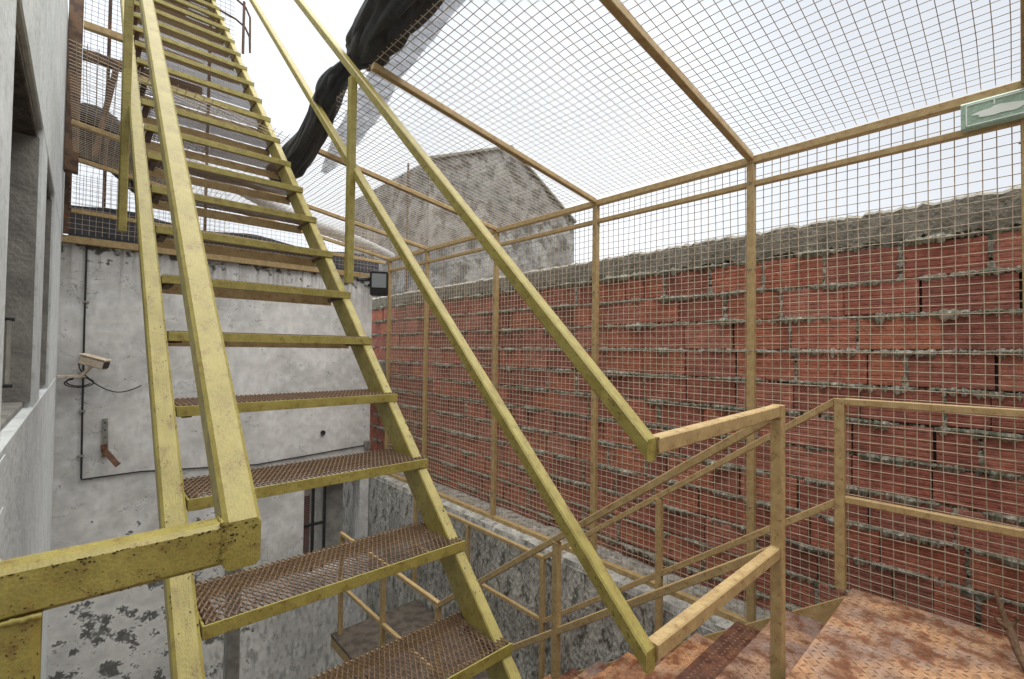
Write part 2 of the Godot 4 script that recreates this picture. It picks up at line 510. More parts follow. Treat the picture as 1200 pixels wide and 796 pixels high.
func build_left_building() -> void:
	var X := -0.165
	var t := thing("white_building", "white painted building wall with deep window openings beside the stairs", "building", P(-0.6, -4.5, 3.0))
	var B := -0.75
	var sill := -0.31
	var head := 1.08
	var piers := [[-2.5, 2.0], [3.32, 3.72], [4.66, 6.9]]
	var mb := MB.new()
	mb.box(P(B, -4.5, -2.5), P(X, sill, 6.9), 0.006)
	part(t, "lower_wall", mb, M.white_wall)
	for p in piers:
		mb = MB.new()
		mb.box(P(B, sill + 0.001, p[0]), P(X, head, p[1]), 0.008)
		part(t, "pier", mb, M.white_wall)
	mb = MB.new()
	mb.box(P(B, head + 0.001, -2.5), P(X, 3.1, 6.9), 0.006)
	part(t, "upper_wall", mb, M.white_wall)
	# rough board-marked lintels
	for w in [[2.0, 3.32], [3.72, 4.66]]:
		mb = MB.new()
		mb.box(P(B + 0.02, head - 0.05, w[0] + 0.002), P(X - 0.02, head - 0.001, w[1] - 0.002), 0.006)
		part(t, "lintel", mb, M.dark_concrete, "rough dark concrete lintel over the window opening")
		mb = MB.new()
		mb.box(P(B + 0.02, sill + 0.002, w[0] + 0.002), P(X - 0.035, sill + 0.03, w[1] - 0.002), 0.006)
		part(t, "sill", mb, M.grey_wall)
		mb = MB.new()
		mb.box(P(B + 0.03, sill + 0.03, w[1] - 0.03), P(X - 0.012, head - 0.052, w[1] - 0.002), 0.004)
		part(t, "jamb", mb, M.grey_wall, "bare grey jamb of the window opening")
		# window at the back of the recess
		mb = MB.new()
		for q in [w[0] + 0.03, (w[0] + w[1]) * 0.5, w[1] - 0.06]:
			mb.bar(P(B + 0.06, sill + 0.03, q), P(B + 0.06, head - 0.05, q), 0.05, 0.05, Vector3(0, 0, 1), 0.004)
		for y in [sill + 0.06, head - 0.08]:
			mb.bar(P(B + 0.06, y, w[0] + 0.03), P(B + 0.06, y, w[1] - 0.06), 0.05, 0.05, Vector3.UP, 0.004)
		var fr := part(t, "window_frame", mb, M.galv)
		mb = MB.new()
		mb.box(P(B + 0.045, sill + 0.06, w[0] + 0.03), P(B + 0.055, head - 0.08, w[1] - 0.06), 0.001)
		part(fr, "pane", mb, M.lamp_glass)
	# back of the recesses
	mb = MB.new()
	mb.box(P(B - 0.02, sill, 1.9), P(B + 0.018, head, 4.8), 0.0)
	part(t, "recess_back", mb, M.dark_concrete)
	# painted block courses on the near pier
	for i in 6:
		mb = MB.new()
		var y0 := -0.34 - i * 0.16
		mb.box(P(X - 0.01, y0 - 0.152, 1.2), P(X + 0.002, y0, 2.13), 0.001)
		part(t, "block", mb, M.white_wall)
	# shutter bar on the near jamb
	var s := thing("shutter_bar", "thin grey vertical shutter bar with dark hinges at the far left opening", "hardware", P(X + 0.03, -0.12, 2.02))
	mb = MB.new()
	mb.bar(P(-0.158, -0.115, 2.012), P(-0.158, 0.07, 2.012), 0.012, 0.014, Vector3(0, 0, 1), 0.004)
	part(s, "bar", mb, M.galv)
	for y in [0.076, -0.12]:
		mb = MB.new()
		mb.tube([P(-0.20, y, 2.012), P(-0.145, y, 2.012)], [0.008, 0.008], 10)
		part(s, "hinge", mb, M.black_metal)

func build_rear_house() -> void:
	# the house the landing belongs to, behind the camera: it shades everything that faces this way
	var t := thing("house_wall", "white house wall at the back of the landing", "wall", P(1.2, -4.5, -1.8))
	var mb := MB.new()
	mb.box(P(-0.75, -4.5, -2.1), P(3.9, 2.6, -1.75), 0.01)
	part(t, "wall_body", mb, M.white_wall)
	mb = MB.new()
	mb.box(P(0.3, -1.235, -1.755), P(1.2, 0.85, -1.735), 0.004)
	var d := part(t, "door", mb, M.rust_steel)
	mb = MB.new()
	mb.box(P(0.36, -0.25, -1.735), P(0.38, -0.1, -1.70), 0.004)
	part(d, "handle", mb, M.galv)

func build_retaining_wall() -> void:
	var t := thing("retaining_wall", "mossy stained concrete retaining wall under the brick wall", "wall", P(3.3, -4.5, 3.0))
	var mb := MB.new()
	mb.box(P(3.07, -4.5, -2.5), P(3.75, -1.80, 9.5), 0.012)
	part(t, "wall_body", mb, M.mossy)
	# crumbly ledge on top
	mb = MB.new()
	var f := FastNoiseLite.new(); f.seed = 77; f.frequency = 6.0
	var n := 150
	for i in n:
		var u0 := -2.0 + 8.2 * i / n
		var u1 := -2.0 + 8.2 * (i + 1) / n
		var prof := []
		for uu in [u0, u1]:
			var a := f.get_noise_1d(uu) * 0.02
			var b := f.get_noise_1d(uu + 50) * 0.015
			prof.append([P(3.075, -1.80, uu), P(3.085 + a, -1.765 + b, uu), P(3.25 + b, -1.745 + a * 0.6, uu), P(3.47, -1.735 + b, uu)])
		for j in 3:
			mb.quad(prof[0][j], prof[0][j + 1], prof[1][j + 1], prof[1][j], Vector3(-0.5, 1, 0))
	part(t, "ledge", mb, M.mossy)

func brick_mesh(L: float, H: float, seed_: int) -> ArrayMesh:
	var r := RandomNumberGenerator.new()
	r.seed = seed_
	var mb := MB.new()
	var D := 0.05
	var g := 7
	# profile of the ribbed face: x is depth (towards -x is out), y height
	var pts: Array[Vector2] = [Vector2(0.006, -H * 0.5), Vector2(0, -H * 0.5 + 0.006)]
	for i in range(1, g):
		var y := -H * 0.5 + H * i / g
		pts.append(Vector2(0, y - 0.005))
		pts.append(Vector2(0.003, y - 0.002))
		pts.append(Vector2(0.003, y + 0.002))
		pts.append(Vector2(0, y + 0.005))
	pts.append(Vector2(0, H * 0.5 - 0.006))
	pts.append(Vector2(0.006, H * 0.5))
	for i in pts.size() - 1:
		var a := pts[i]
		var b := pts[i + 1]
		mb.quad(Vector3(a.x, a.y, -L * 0.5), Vector3(a.x, a.y, L * 0.5), Vector3(b.x, b.y, L * 0.5), Vector3(b.x, b.y, -L * 0.5), Vector3(-1, (a.y + b.y) * 0.2 if i == 0 or i == pts.size() - 2 else 0.0, 0))
	for s in [-1.0, 1.0]:
		mb.quad(Vector3(0.004, -H * 0.5, s * L * 0.5), Vector3(0.004, H * 0.5, s * L * 0.5), Vector3(D, H * 0.5, s * L * 0.5), Vector3(D, -H * 0.5, s * L * 0.5), Vector3(0, 0, s))
		mb.quad(Vector3(0.006, s * H * 0.5, -L * 0.5), Vector3(0.006, s * H * 0.5, L * 0.5), Vector3(D, s * H * 0.5, L * 0.5), Vector3(D, s * H * 0.5, -L * 0.5), Vector3(0, s, 0))
	return mb.mesh()

func build_brick_wall() -> void:
	var X := 3.47
	var t := thing("brick_wall", "red hollow clay brick wall with rough mortar joints behind the mesh", "wall", P(3.55, -1.74, 3.0))
	var mb := MB.new()
	mb.box(P(X + 0.02, -1.78, -2.0), P(X + 0.2, 0.70, 7.4), 0.004)
	part(t, "mortar_core", mb, M.joint)
	var mats := []
	for c in [Color(1, 1, 1), Color(0.93, 0.88, 0.88), Color(1.0, 0.96, 0.9), Color(0.9, 0.87, 0.87), Color(1.0, 0.94, 0.9), Color(0.86, 0.83, 0.84)]:
		mats.append(tinted(M.clay, c))
	var H := 0.191
	var lens := [0.362, 0.352, 0.370, 0.17]
	var meshes := []
	for i in 4: meshes.append(brick_mesh(lens[i], H, i + 1))
	var pitch := 0.2085
	var fz := FastNoiseLite.new(); fz.seed = 31; fz.frequency = 1.0
	var nrow := 12
	for r in nrow:
		var yc := 0.648 - pitch * (r + 0.5)
		var u := -0.9 - rng.randf() * 0.34
		var vj := []
		while u < 7.2:
			var k := rng.randi() % 3
			if rng.randf() < 0.08: k = 3
			var L: float = lens[k]
			if u + L > -0.55:
				if L > 0.0:
					var b := MeshInstance3D.new()
					b.name = "brick"
					b.mesh = meshes[k]
					b.material_override = mats[rng.randi() % 6]
					t.add_child(b, true)
					b.position = P(X + rng.randf_range(-0.005, 0.008), yc + rng.randf_range(-0.004, 0.004), u + L * 0.5) - t.position
					b.rotation = Vector3(rng.randf_range(-0.008, 0.008), rng.randf_range(-0.012, 0.012), rng.randf_range(-0.012, 0.012))
			var gw := 0.004 + rng.randf() * 0.012
			vj.append(u + L + gw * 0.5)
			u += L + gw
		# squeezed-out bed joint above this row
		mb = MB.new()
		var n := 900
		var prev := []
		for i in n + 1:
			var uu := -0.55 + 7.7 * i / n
			var a := fz.get_noise_2d(uu * 3.0, r * 17.0)
			var bb := fz.get_noise_2d(uu * 22.0, r * 9.0 + 100.0)
			var cc := fz.get_noise_2d(uu * 55.0, r * 5.0 + 300.0)
			var out: float = 0.003 + 0.032 * max(0.0, a * 1.7 + 0.2) + 0.036 * max(0.0, bb) + 0.016 * cc
			if a < -0.28: out -= 0.02
			var hh: float = 0.008 + 0.018 * max(0.0, a * 1.6 + 0.25) + 0.030 * max(0.0, bb + 0.1) + 0.009 * cc
			var y0 := yc + pitch * 0.5 + fz.get_noise_2d(uu * 1.4, r * 3.0 + 700.0) * 0.013
			var ring := [P(X + 0.03, y0 + 0.009, uu), P(X - out * 0.7, y0 + hh * 0.5 + cc * 0.006, uu), P(X - out - 0.002, y0 - 0.002 + bb * 0.005, uu), P(X - out * 0.6, y0 - hh * 1.05 - cc * 0.010, uu), P(X + 0.03, y0 - 0.010, uu)]
			if i > 0:
				for j in 4:
					mb.quad(prev[j], prev[j + 1], ring[j + 1], ring[j], Vector3(-1, 1.0 - j * 0.7, 0))
			prev = ring
		part(t, "mortar_joint", mb, M.mortar)
		# some upright joints hold mortar, most stand open
		for x in vj:
			if x > -0.5 and x < 7.0 and rng.randf() < 0.3:
				mb = MB.new()
				var pp := []
				var rr := []
				for i in 9:
					var q := i / 8.0
					pp.append(P(X + 0.006 + rng.randf_range(-0.004, 0.004), yc - 0.1 + 0.2 * q, x + rng.randf_range(-0.005, 0.005)))
					rr.append(rng.randf_range(0.010, 0.020))
				mb.tube(pp, rr, 6, false)
				part(t, "upright_joint", mb, M.mortar)
	# cement capping, ragged
	mb = MB.new()
	var m := 360
	var pv := []
	for i in m + 1:
		var uu := -0.6 + 7.9 * i / m
		var a := fz.get_noise_2d(uu * 5.0, 900.0)
		var b := fz.get_noise_2d(uu * 26.0, 950.0)
		var top := 0.865 - 0.006 * uu + a * 0.018 + b * 0.014
		var bot := 0.665 + a * 0.02 + b * 0.03
		var o := 0.012 + 0.012 * b
		var ring := [P(X + 0.26, top - 0.03, uu), P(X + 0.24, top, uu), P(X + 0.02, top + b * 0.006, uu), P(X - o, top - 0.022, uu), P(X - o - 0.008 * a, (top + bot) * 0.5, uu), P(X - o * 0.6, bot, uu), P(X + 0.05, bot - 0.01, uu)]
		if i > 0:
			for j in 6:
				mb.quad(pv[j], pv[j + 1], ring[j + 1], ring[j], Vector3(1, 0.3, 0) if j == 0 else (Vector3.UP if j < 3 else Vector3(-1, 0, 0)))
		pv = ring
	part(t, "cement_capping", mb, M.coping, "grey weathered cement band along the top of the brick wall")

func build_far_building() -> void:
	var U := 12.0
	var k := U / 10.0
	var t := thing("stone_building", "grey mottled stone gabled building beyond the brick wall", "building", P(9.0 * k, -4.5, U))
	var mb := MB.new()
	var g: Array[Vector3] = [P(6.31 * k, -4.5, U), P(6.31 * k, 4.75 * k, U), P(9.03 * k, 5.88 * k, U), P(11.94 * k, 4.24 * k, U), P(11.96 * k, -4.5, U)]
	for i in range(1, 4):
		mb.tri(g[0], g[i], g[i + 1], Vector3(0, 0, 1))
	var back := Vector3(0, 0, -5.5)
	for i in 4:
		mb.quad(g[i], g[i + 1], g[i + 1] + back, g[i] + back, [Vector3(-1, 0, 0), Vector3(0, 1, 0), Vector3(0, 1, 0), Vector3(1, 0, 0)][i])
	part(t, "wall", mb, M.stone)
	mb = MB.new()
	mb.bar(g[1] + Vector3(-0.03, 0.04, 0.04), g[2] + Vector3(0, 0.04, 0.04), 0.12, 0.09, Vector3.UP, 0.01)
	mb.bar(g[2] + Vector3(0, 0.04, 0.04), g[3] + Vector3(0.03, 0.04, 0.04), 0.12, 0.09, Vector3.UP, 0.01)
	part(t, "roof_edge", mb, M.coping)
	mb = MB.new()
	mb.tube([P(5.72 * k, -1, U + 0.0), P(5.72 * k, 4.5 * k, U)], [0.03, 0.03], 8)
	var o := thing("mast_pole", "thin dark pole standing left of the stone building", "pole", P(5.72 * k, -4.5, U))
	part(o, "shaft", mb, M.rust_steel)

# ---------------------------------------------------------------- the steel things
func stair_y(u: float) -> float: return -0.947 + (u - 1.125) * SLOPE

func build_yellow_stairs() -> void:
	var t := thing("steel_staircase", "steep yellow steel staircase with open rusty mesh treads", "staircase", P(0.63, -1.24, 0.66))
	var mb := MB.new()
	# right and left stringers (flat channels lying along the slope)
	var d := Vector3(0, SLOPE, -1).normalized()
	var upn := Vector3(0, 1, SLOPE).normalized()
	for xs in [[1.008, 1.05], [0.205, 0.238]]:
		mb = MB.new()
		var xc: float = (xs[0] + xs[1]) * 0.5
		var w: float = xs[1] - xs[0]
		var u0 := 0.78
		var a := P(xc, stair_y(u0) - 0.035, u0) - upn * 0.055
		var b := P(xc, stair_y(7.0) - 0.035, 7.0) - upn * 0.055
		mb.bar(a, b, w, 0.11, upn, 0.004)
		part(t, "stringer", mb, M.yellow)
	# treads
	var fr := MB.new()
	var x0 := -0.405
	var x1 := 0.405
	fr.bar(Vector3(x0, -0.0155, 0), Vector3(x1, -0.0155, 0), 0.005, 0.035, Vector3.UP, 0.001)
	fr.bar(Vector3(x0, -0.031, -0.0145), Vector3(x1, -0.031, -0.0145), 0.024, 0.004, Vector3.UP, 0.001)
	for xx in [x0 + 0.003, x1 - 0.003]:
		fr.bar(Vector3(xx, -0.016, -0.003), Vector3(xx, -0.016, -0.262), 0.006, 0.028, Vector3.UP, 0.001)
	var rear := MB.new()
	rear.bar(Vector3(x0, -0.028, -0.265), Vector3(x1, -0.028, -0.265), 0.006, 0.05, Vector3.UP, 0.001)
	var ex := MB.new()
	var LW := 0.034
	var SW := 0.0165
	var nx := int((x1 - x0 - 0.01) / SW)
	var nu := int(0.258 / LW)
	for j in nu + 1:
		for i in nx + 1:
			var cx := x0 + 0.006 + i * SW
			var cz := -0.004 - j * LW
			var a := Vector3(cx, 0.002, cz)
			for s in [-1.0, 1.0]:
				var b := Vector3(cx + s * SW * 0.5, 0.005, cz - LW * 0.5)
				var c := Vector3(cx, 0.002, cz - LW)
				if b.x > x1 or b.x < x0 or b.z < -0.268: continue
				ex.bar(a, b, 0.0042, 0.0034, Vector3(0.5, 1, 0), 0.0, false)
				if c.z > -0.272: ex.bar(b, c, 0.0042, 0.0034, Vector3(0.5, 1, 0), 0.0, false)
	var frm := fr.mesh()
	var rem := rear.mesh()
	var exm := ex.mesh()
	var clm := []
	for xx in [x1 - 0.03, x0 + 0.03]:
		var cl := MB.new()
		cl.bar(Vector3(xx, -0.03, -0.02), Vector3(xx, -0.03, -0.20), 0.03, 0.02, Vector3.UP, 0.002)
		clm.append(cl.mesh())
	for k in 22:
		var u := 1.125 + 0.2585 * k
		var n := MeshInstance3D.new()
		n.name = "tread"
		n.mesh = frm
		n.material_override = M.yellow
		t.add_child(n, true)
		n.position = P(0.6455, stair_y(u) + rng.randf_range(-0.004, 0.004), u) - t.position
		n.rotation.y = rng.randf_range(-0.004, 0.004)
		for q in [["expanded_mesh", exm, M.rust_mesh], ["rear_bar", rem, M.tan], ["bracket", clm[0], M.rust_steel], ["bracket", clm[1], M.rust_steel]]:
			var e := MeshInstance3D.new()
			e.name = q[0]
			e.mesh = q[1]
			e.material_override = q[2]
			n.add_child(e, true)
	# hand rails and middle rails
	var uo := 0.66
	for side in [[1.1035, -0.249, 0.045, "right"], [0.1535, -0.246, 0.041, "left"]]:
		var X: float = side[0]
		var w: float = side[2]
		var tops := [-0.2555, -0.7985] if side[3] == "right" else [-0.2435, -0.7985]
		mb = MB.new()
		mb.vbar(P(X, tops[0], 0.655), P(X, tops[0] + 6.5 * SLOPE, 7.155), w, 0.059)
		part(t, "handrail", mb, M.yellow)
		mb = MB.new()
		var xm := X - (0.0 if side[3] == "right" else 0.012)
		mb.vbar(P(xm, tops[1], 0.655), P(xm, tops[1] + 6.5 * SLOPE, 7.155), w, 0.059)
		part(t, "middle_rail", mb, M.yellow)
	# posts from stringer to rail
	mb = MB.new()
	mb.bar(P(1.074, 0.36, 2.5), P(1.074, 1.50, 2.5), 0.04, 0.04, Vector3(0, 0, 1), 0.004)
	part(t, "post", mb, M.yellow)
	mb = MB.new()
	mb.bar(P(0.112, 0.47, 2.5), P(0.112, 1.53, 2.5), 0.03, 0.04, Vector3(0, 0, 1), 0.004)
	part(t, "post", mb, M.yellow)
	# the left rail returns sideways to a post beside the wall
	mb = MB.new()
	mb.bar(P(0.132, -0.239, 0.672), P(-0.14, -0.239, 0.672), 0.036, 0.050, Vector3.UP, 0.005)
	part(t, "rail_return", mb, M.yellow)
	mb = MB.new()
	mb.bar(P(-0.045, -1.238, 0.672), P(-0.045, -0.265, 0.672), 0.046, 0.038, Vector3(0, 0, 1), 0.005)
	part(t, "newel_post", mb, M.yellow)
	# worn edges of the near rails
	var dn := Vector3(0, SLOPE, -1).normalized()
	var tn := Vector3(0, 1, SLOPE).normalized()
	var yt := -0.2435 + 0.0295
	flakes(t, P(0.1725, yt, 0.66), P(0.1725, yt + 2.4 * SLOPE, 3.06), tn, Vector3(-1, 0, 0), 230, 0.008, 0.0020)
	flakes(t, P(0.136, yt, 0.66), P(0.136, yt + 2.4 * SLOPE, 3.06), tn, Vector3(1, 0, 0), 110, 0.03, 0.0014)
	flakes(t, P(0.136, yt - 0.003, 0.6548), P(0.172, yt - 0.003, 0.6548), Vector3(0, 0, 1), Vector3(0, -1, 0), 24, 0.02, 0.0014)
	flakes(t, P(0.130, -0.218, 0.6538), P(-0.14, -0.218, 0.6538), Vector3(0, 0, 1), Vector3(0, -1, 0), 80, 0.008, 0.0013)
	flakes(t, P(0.130, -0.262, 0.6538), P(-0.14, -0.262, 0.6538), Vector3(0, 0, 1), Vector3(0, 1, 0), 45, 0.014, 0.0012)
	flakes(t, P(-0.0235, -0.27, 0.6528), P(-0.0235, -0.6, 0.6528), Vector3(0, 0, 1), Vector3(-1, 0, 0), 24, 0.02, 0.0018)
	var ytm := -0.7985 + 0.0295
	flakes(t, P(0.1605, ytm + 0.3 * SLOPE, 0.955), P(0.1605, ytm + 2.4 * SLOPE, 3.055), tn, Vector3(-1, 0, 0), 130, 0.016, 0.0017)
	flakes(t, P(0.1235, ytm + 0.3 * SLOPE, 0.955), P(0.1235, ytm + 2.4 * SLOPE, 3.055), tn, Vector3(1, 0, 0), 110, 0.016, 0.0016)
	for yy in [-0.2555 + 0.0295, -0.7985 + 0.0295]:
		flakes(t, P(1.124, yy, 0.66), P(1.124, yy + 2.2 * SLOPE, 2.86), tn, Vector3(-1, 0, 0), 110, 0.02, 0.003)
		flakes(t, P(1.0808, yy - 0.006, 0.66), P(1.0808, yy - 0.006 + 2.2 * SLOPE, 2.86), Vector3(-1, 0, 0), Vector3(0, -1, 0), 110, 0.03, 0.0028)
	for su in [[1.0065, -1.0]]:
		flakes(t, P(1.048, stair_y(1.2) - 0.035, 1.2), P(1.048, stair_y(2.8) - 0.035, 2.8), tn, Vector3(-1, 0, 0), 90, 0.03, 0.003)
	weld(t, [P(0.132, -0.212, 0.655), P(0.132, -0.266, 0.654)], 0.0035, M.yellow)
	weld(t, [P(0.132, -0.2135, 0.655), P(0.132, -0.2135, 0.69)], 0.003, M.yellow)
	weld(t, [P(-0.022, -0.265, 0.653), P(-0.068, -0.265, 0.653)], 0.003, M.yellow)
	# grey column under the flight
	var c := thing("support_column", "slim grey steel column standing under the yellow stairs", "column", P(0.53, -4.5, 2.4))
	mb = MB.new()
	mb.bar(P(0.53, -4.5, 2.4), P(0.53, -0.92, 2.4), 0.055, 0.055, Vector3(0, 0, 1), 0.006)
	part(c, "shaft", mb, M.galv)
	mb = MB.new()
	mb.box(P(0.46, -4.5, 2.33), P(0.60, -4.485, 2.47), 0.002)
	part(c, "base_plate", mb, M.galv)

# flaked paint: small irregular rust flakes along an edge from a to b, lying on the face with normal n, spreading towards s
func flakes(t: Node3D, a: Vector3, b: Vector3, n: Vector3, s: Vector3, count: int, spread: float, big: float) -> void:
	var mb := MB.new()
	var d := (b - a).normalized()
	for i in count:
		var q := rng.randf()
		var off := pow(rng.randf(), 2.6) * spread
		var c := a.lerp(b, q) + s * off + n * 0.0006
		var r := rng.randf_range(0.25, 1.0) * big
		var pts: Array[Vector3] = []
		var st := rng.randf_range(0.8, 2.4)
		for k in 7:
			var an := TAU * k / 7.0
			var rr := r * rng.randf_range(0.55, 1.25)
			var e := s * (sin(an) * rr)
			if off < r: e = s * max(sin(an) * rr, -off)
			pts.append(c + d * (cos(an) * rr * st) + e)
		for k in range(1, 6):
			mb.tri(pts[0], pts[k], pts[k + 1], n)
	var o := part(t, "rust_flakes", mb, M.chip)
	o.set_meta("kind", "stuff")

# lumpy weld bead along a path
func weld(t: Node3D, pts: Array, r: float, mat: Material) -> void:
	var pp := []
	var rr := []
	for i in pts.size() - 1:
		var L: float = (pts[i + 1] - pts[i]).length()
		var k: int = max(2, int(L / 0.004))
		for j in k:
			var p: Vector3 = (pts[i] as Vector3).lerp(pts[i + 1], float(j) / k)
			pp.append(p + Vector3(rng.randf_range(-1, 1), rng.randf_range(-1, 1), rng.randf_range(-1, 1)) * r * 0.3)
			rr.append(r * rng.randf_range(0.6, 1.2))
	var mb := MB.new()
	mb.tube(pp, rr, 6)
	part(t, "weld_bead", mb, mat)

func wire_panel(a: Vector3, ex: Vector3, ey: Vector3, lx: float, ly: float, pitch: float, r: float, off: Vector3) -> MB:
	var mb := MB.new()
	var nx := int(lx / pitch)
	var ny := int(ly / pitch)
	var nrm := ex.cross(ey).normalized()
	var wn := FastNoiseLite.new(); wn.seed = rng.randi() % 1000; wn.frequency = 1.3
	for i in range(1, nx + 1):
		var x := i * pitch + rng.randf_range(-0.0015, 0.0015)
		if x > lx - 0.005: continue
		var p := a + ex * x
		var segs: int = max(2, int(ly / 0.4))
		var last := p
		for s in segs:
			var q := p + ey * (ly * (s + 1) / segs) + ex * (rng.randf_range(-0.0015, 0.0015) + 0.010 * wn.get_noise_2d(x * 0.6, ly * (s + 1) / segs) * (1.0 if s < segs - 1 else 0.0)) + nrm * 0.014 * wn.get_noise_2d(x, ly * (s + 1) / segs + 40.0)
			mb.wire(last, q, r)
			last = q
	for j in range(1, ny + 1):
		var y := j * pitch + rng.randf_range(-0.0015, 0.0015)
		if y > ly - 0.005: continue
		var p := a + ey * y + off * r * 1.8
		var segs: int = max(2, int(lx / 0.3))
		var last := p
		for s in segs:
			var q := p + ex * (lx * (s + 1) / segs) + ey * (rng.randf_range(-0.0015, 0.0015) + 0.010 * wn.get_noise_2d(lx * (s + 1) / segs + 90.0, y * 0.6)) + nrm * 0.014 * wn.get_noise_2d(lx * (s + 1) / segs, y + 40.0)
			mb.wire(last, q, r)
			last = q
	return mb

func roof_y(x: float) -> float: return 1.285 + 0.150 * (3.2 - x)

func build_cage() -> void:
	var X := 3.2
	var t := thing("mesh_cage", "tan steel frame with square wire mesh walls and sloping mesh roof", "cage", P(X, -1.78, 3.0))
	var us := [-0.03, 1.185, 2.44, 3.735, 5.08, 6.06]
	var mb: MB
	for i in us.size():
		mb = MB.new()
		mb.bar(P(X, -1.735, us[i]), P(X, 1.235, us[i]), 0.046, 0.046, Vector3(0, 0, 1), 0.004)
		part(t, "post", mb, M.tan)
	mb = MB.new()
	mb.bar(P(X, 1.26, -1.6), P(X, 1.26, 6.1), 0.048, 0.048, Vector3.UP, 0.004)
	part(t, "top_rail", mb, M.tan)
	mb = MB.new()
	mb.bar(P(X + 0.004, 1.105, -1.6), P(X + 0.004, 1.105, 6.1), 0.036, 0.036, Vector3.UP, 0.004)
	part(t, "upper_rail", mb, M.tan)
	mb = MB.new()
	mb.bar(P(X, -1.735, 1.0), P(X, -1.735, 6.1), 0.05, 0.044, Vector3.UP, 0.004)
	part(t, "base_rail", mb, M.tan)
	# wall panels
	var edges := [-1.6, -0.03, 1.185, 2.44, 3.735, 5.08, 6.06]
	for i in edges.size() - 1:
		var L: float = edges[i + 1] - edges[i]
		mb = wire_panel(P(X + 0.032, -1.74, edges[i]), Vector3(0, 0, -1), Vector3.UP, L, 3.0, 0.05, 0.0025, Vector3(-1, 0, 0))
		part(t, "mesh_panel", mb, M.wire)
	# tie wires holding the mesh to the posts
	for i in us.size():
		for j in 6:
			var y: float = -1.45 + j * 0.5 + rng.randf_range(-0.06, 0.06)
			mb = MB.new()
			var tp := []
			var tr := []
			for k in 13:
				var an := TAU * k / 12.0
				tp.append(P(X + 0.006 + 0.033 * cos(an), y + 0.004 * sin(an * 2.0) + 0.004 * k / 12.0, us[i] + 0.029 * sin(an)))
				tr.append(0.0022)
			mb.tube(tp, tr, 5, false)
			mb.tube([P(X - 0.027, y, us[i] + 0.004), P(X - 0.034, y - 0.018, us[i] + 0.012)], [0.0022, 0.0018], 5)
			part(t, "tie_wire", mb, M.galv)
	# roof beams and roof panels
	var slope := Vector3(-1, 0.150, 0).normalized()
	for i in us.size():
		var xe := 1.16
		if i >= 4: xe = -0.1
		mb = MB.new()
		mb.bar(P(X - 0.02, roof_y(X - 0.02) - 0.012, us[i]), P(xe, roof_y(xe) - 0.012, us[i]), 0.04, 0.04, Vector3.UP, 0.004)
		part(t, "roof_beam", mb, M.tan)
		var u0: float = edges[i]
		var u1: float = edges[i + 1]
		var xr := 1.16 if u0 < 3.7 else -0.1
		var lx: float = (X - xr) / (-slope.x)
		mb = wire_panel(P(X, roof_y(X) + 0.016, u0), Vector3(0, 0, -1), slope, u1 - u0, lx, 0.05, 0.0020, Vector3(0, 1, 0))
		part(t, "roof_panel", mb, M.wire)
	# end wall standing on the back wall
	mb = MB.new()
	mb.bar(P(-0.1, 1.30, 6.2), P(3.2, 1.24, 6.2), 0.03, 0.04, Vector3.UP, 0.003)
	part(t, "end_rail", mb, M.tan)
	mb = wire_panel(P(-0.12, 1.08, 6.2), Vector3(1, 0, 0), Vector3.UP, 3.2, 0.6, 0.05, 0.0021, Vector3(0, 0, 1))
	part(t, "mesh_panel", mb, M.wire)

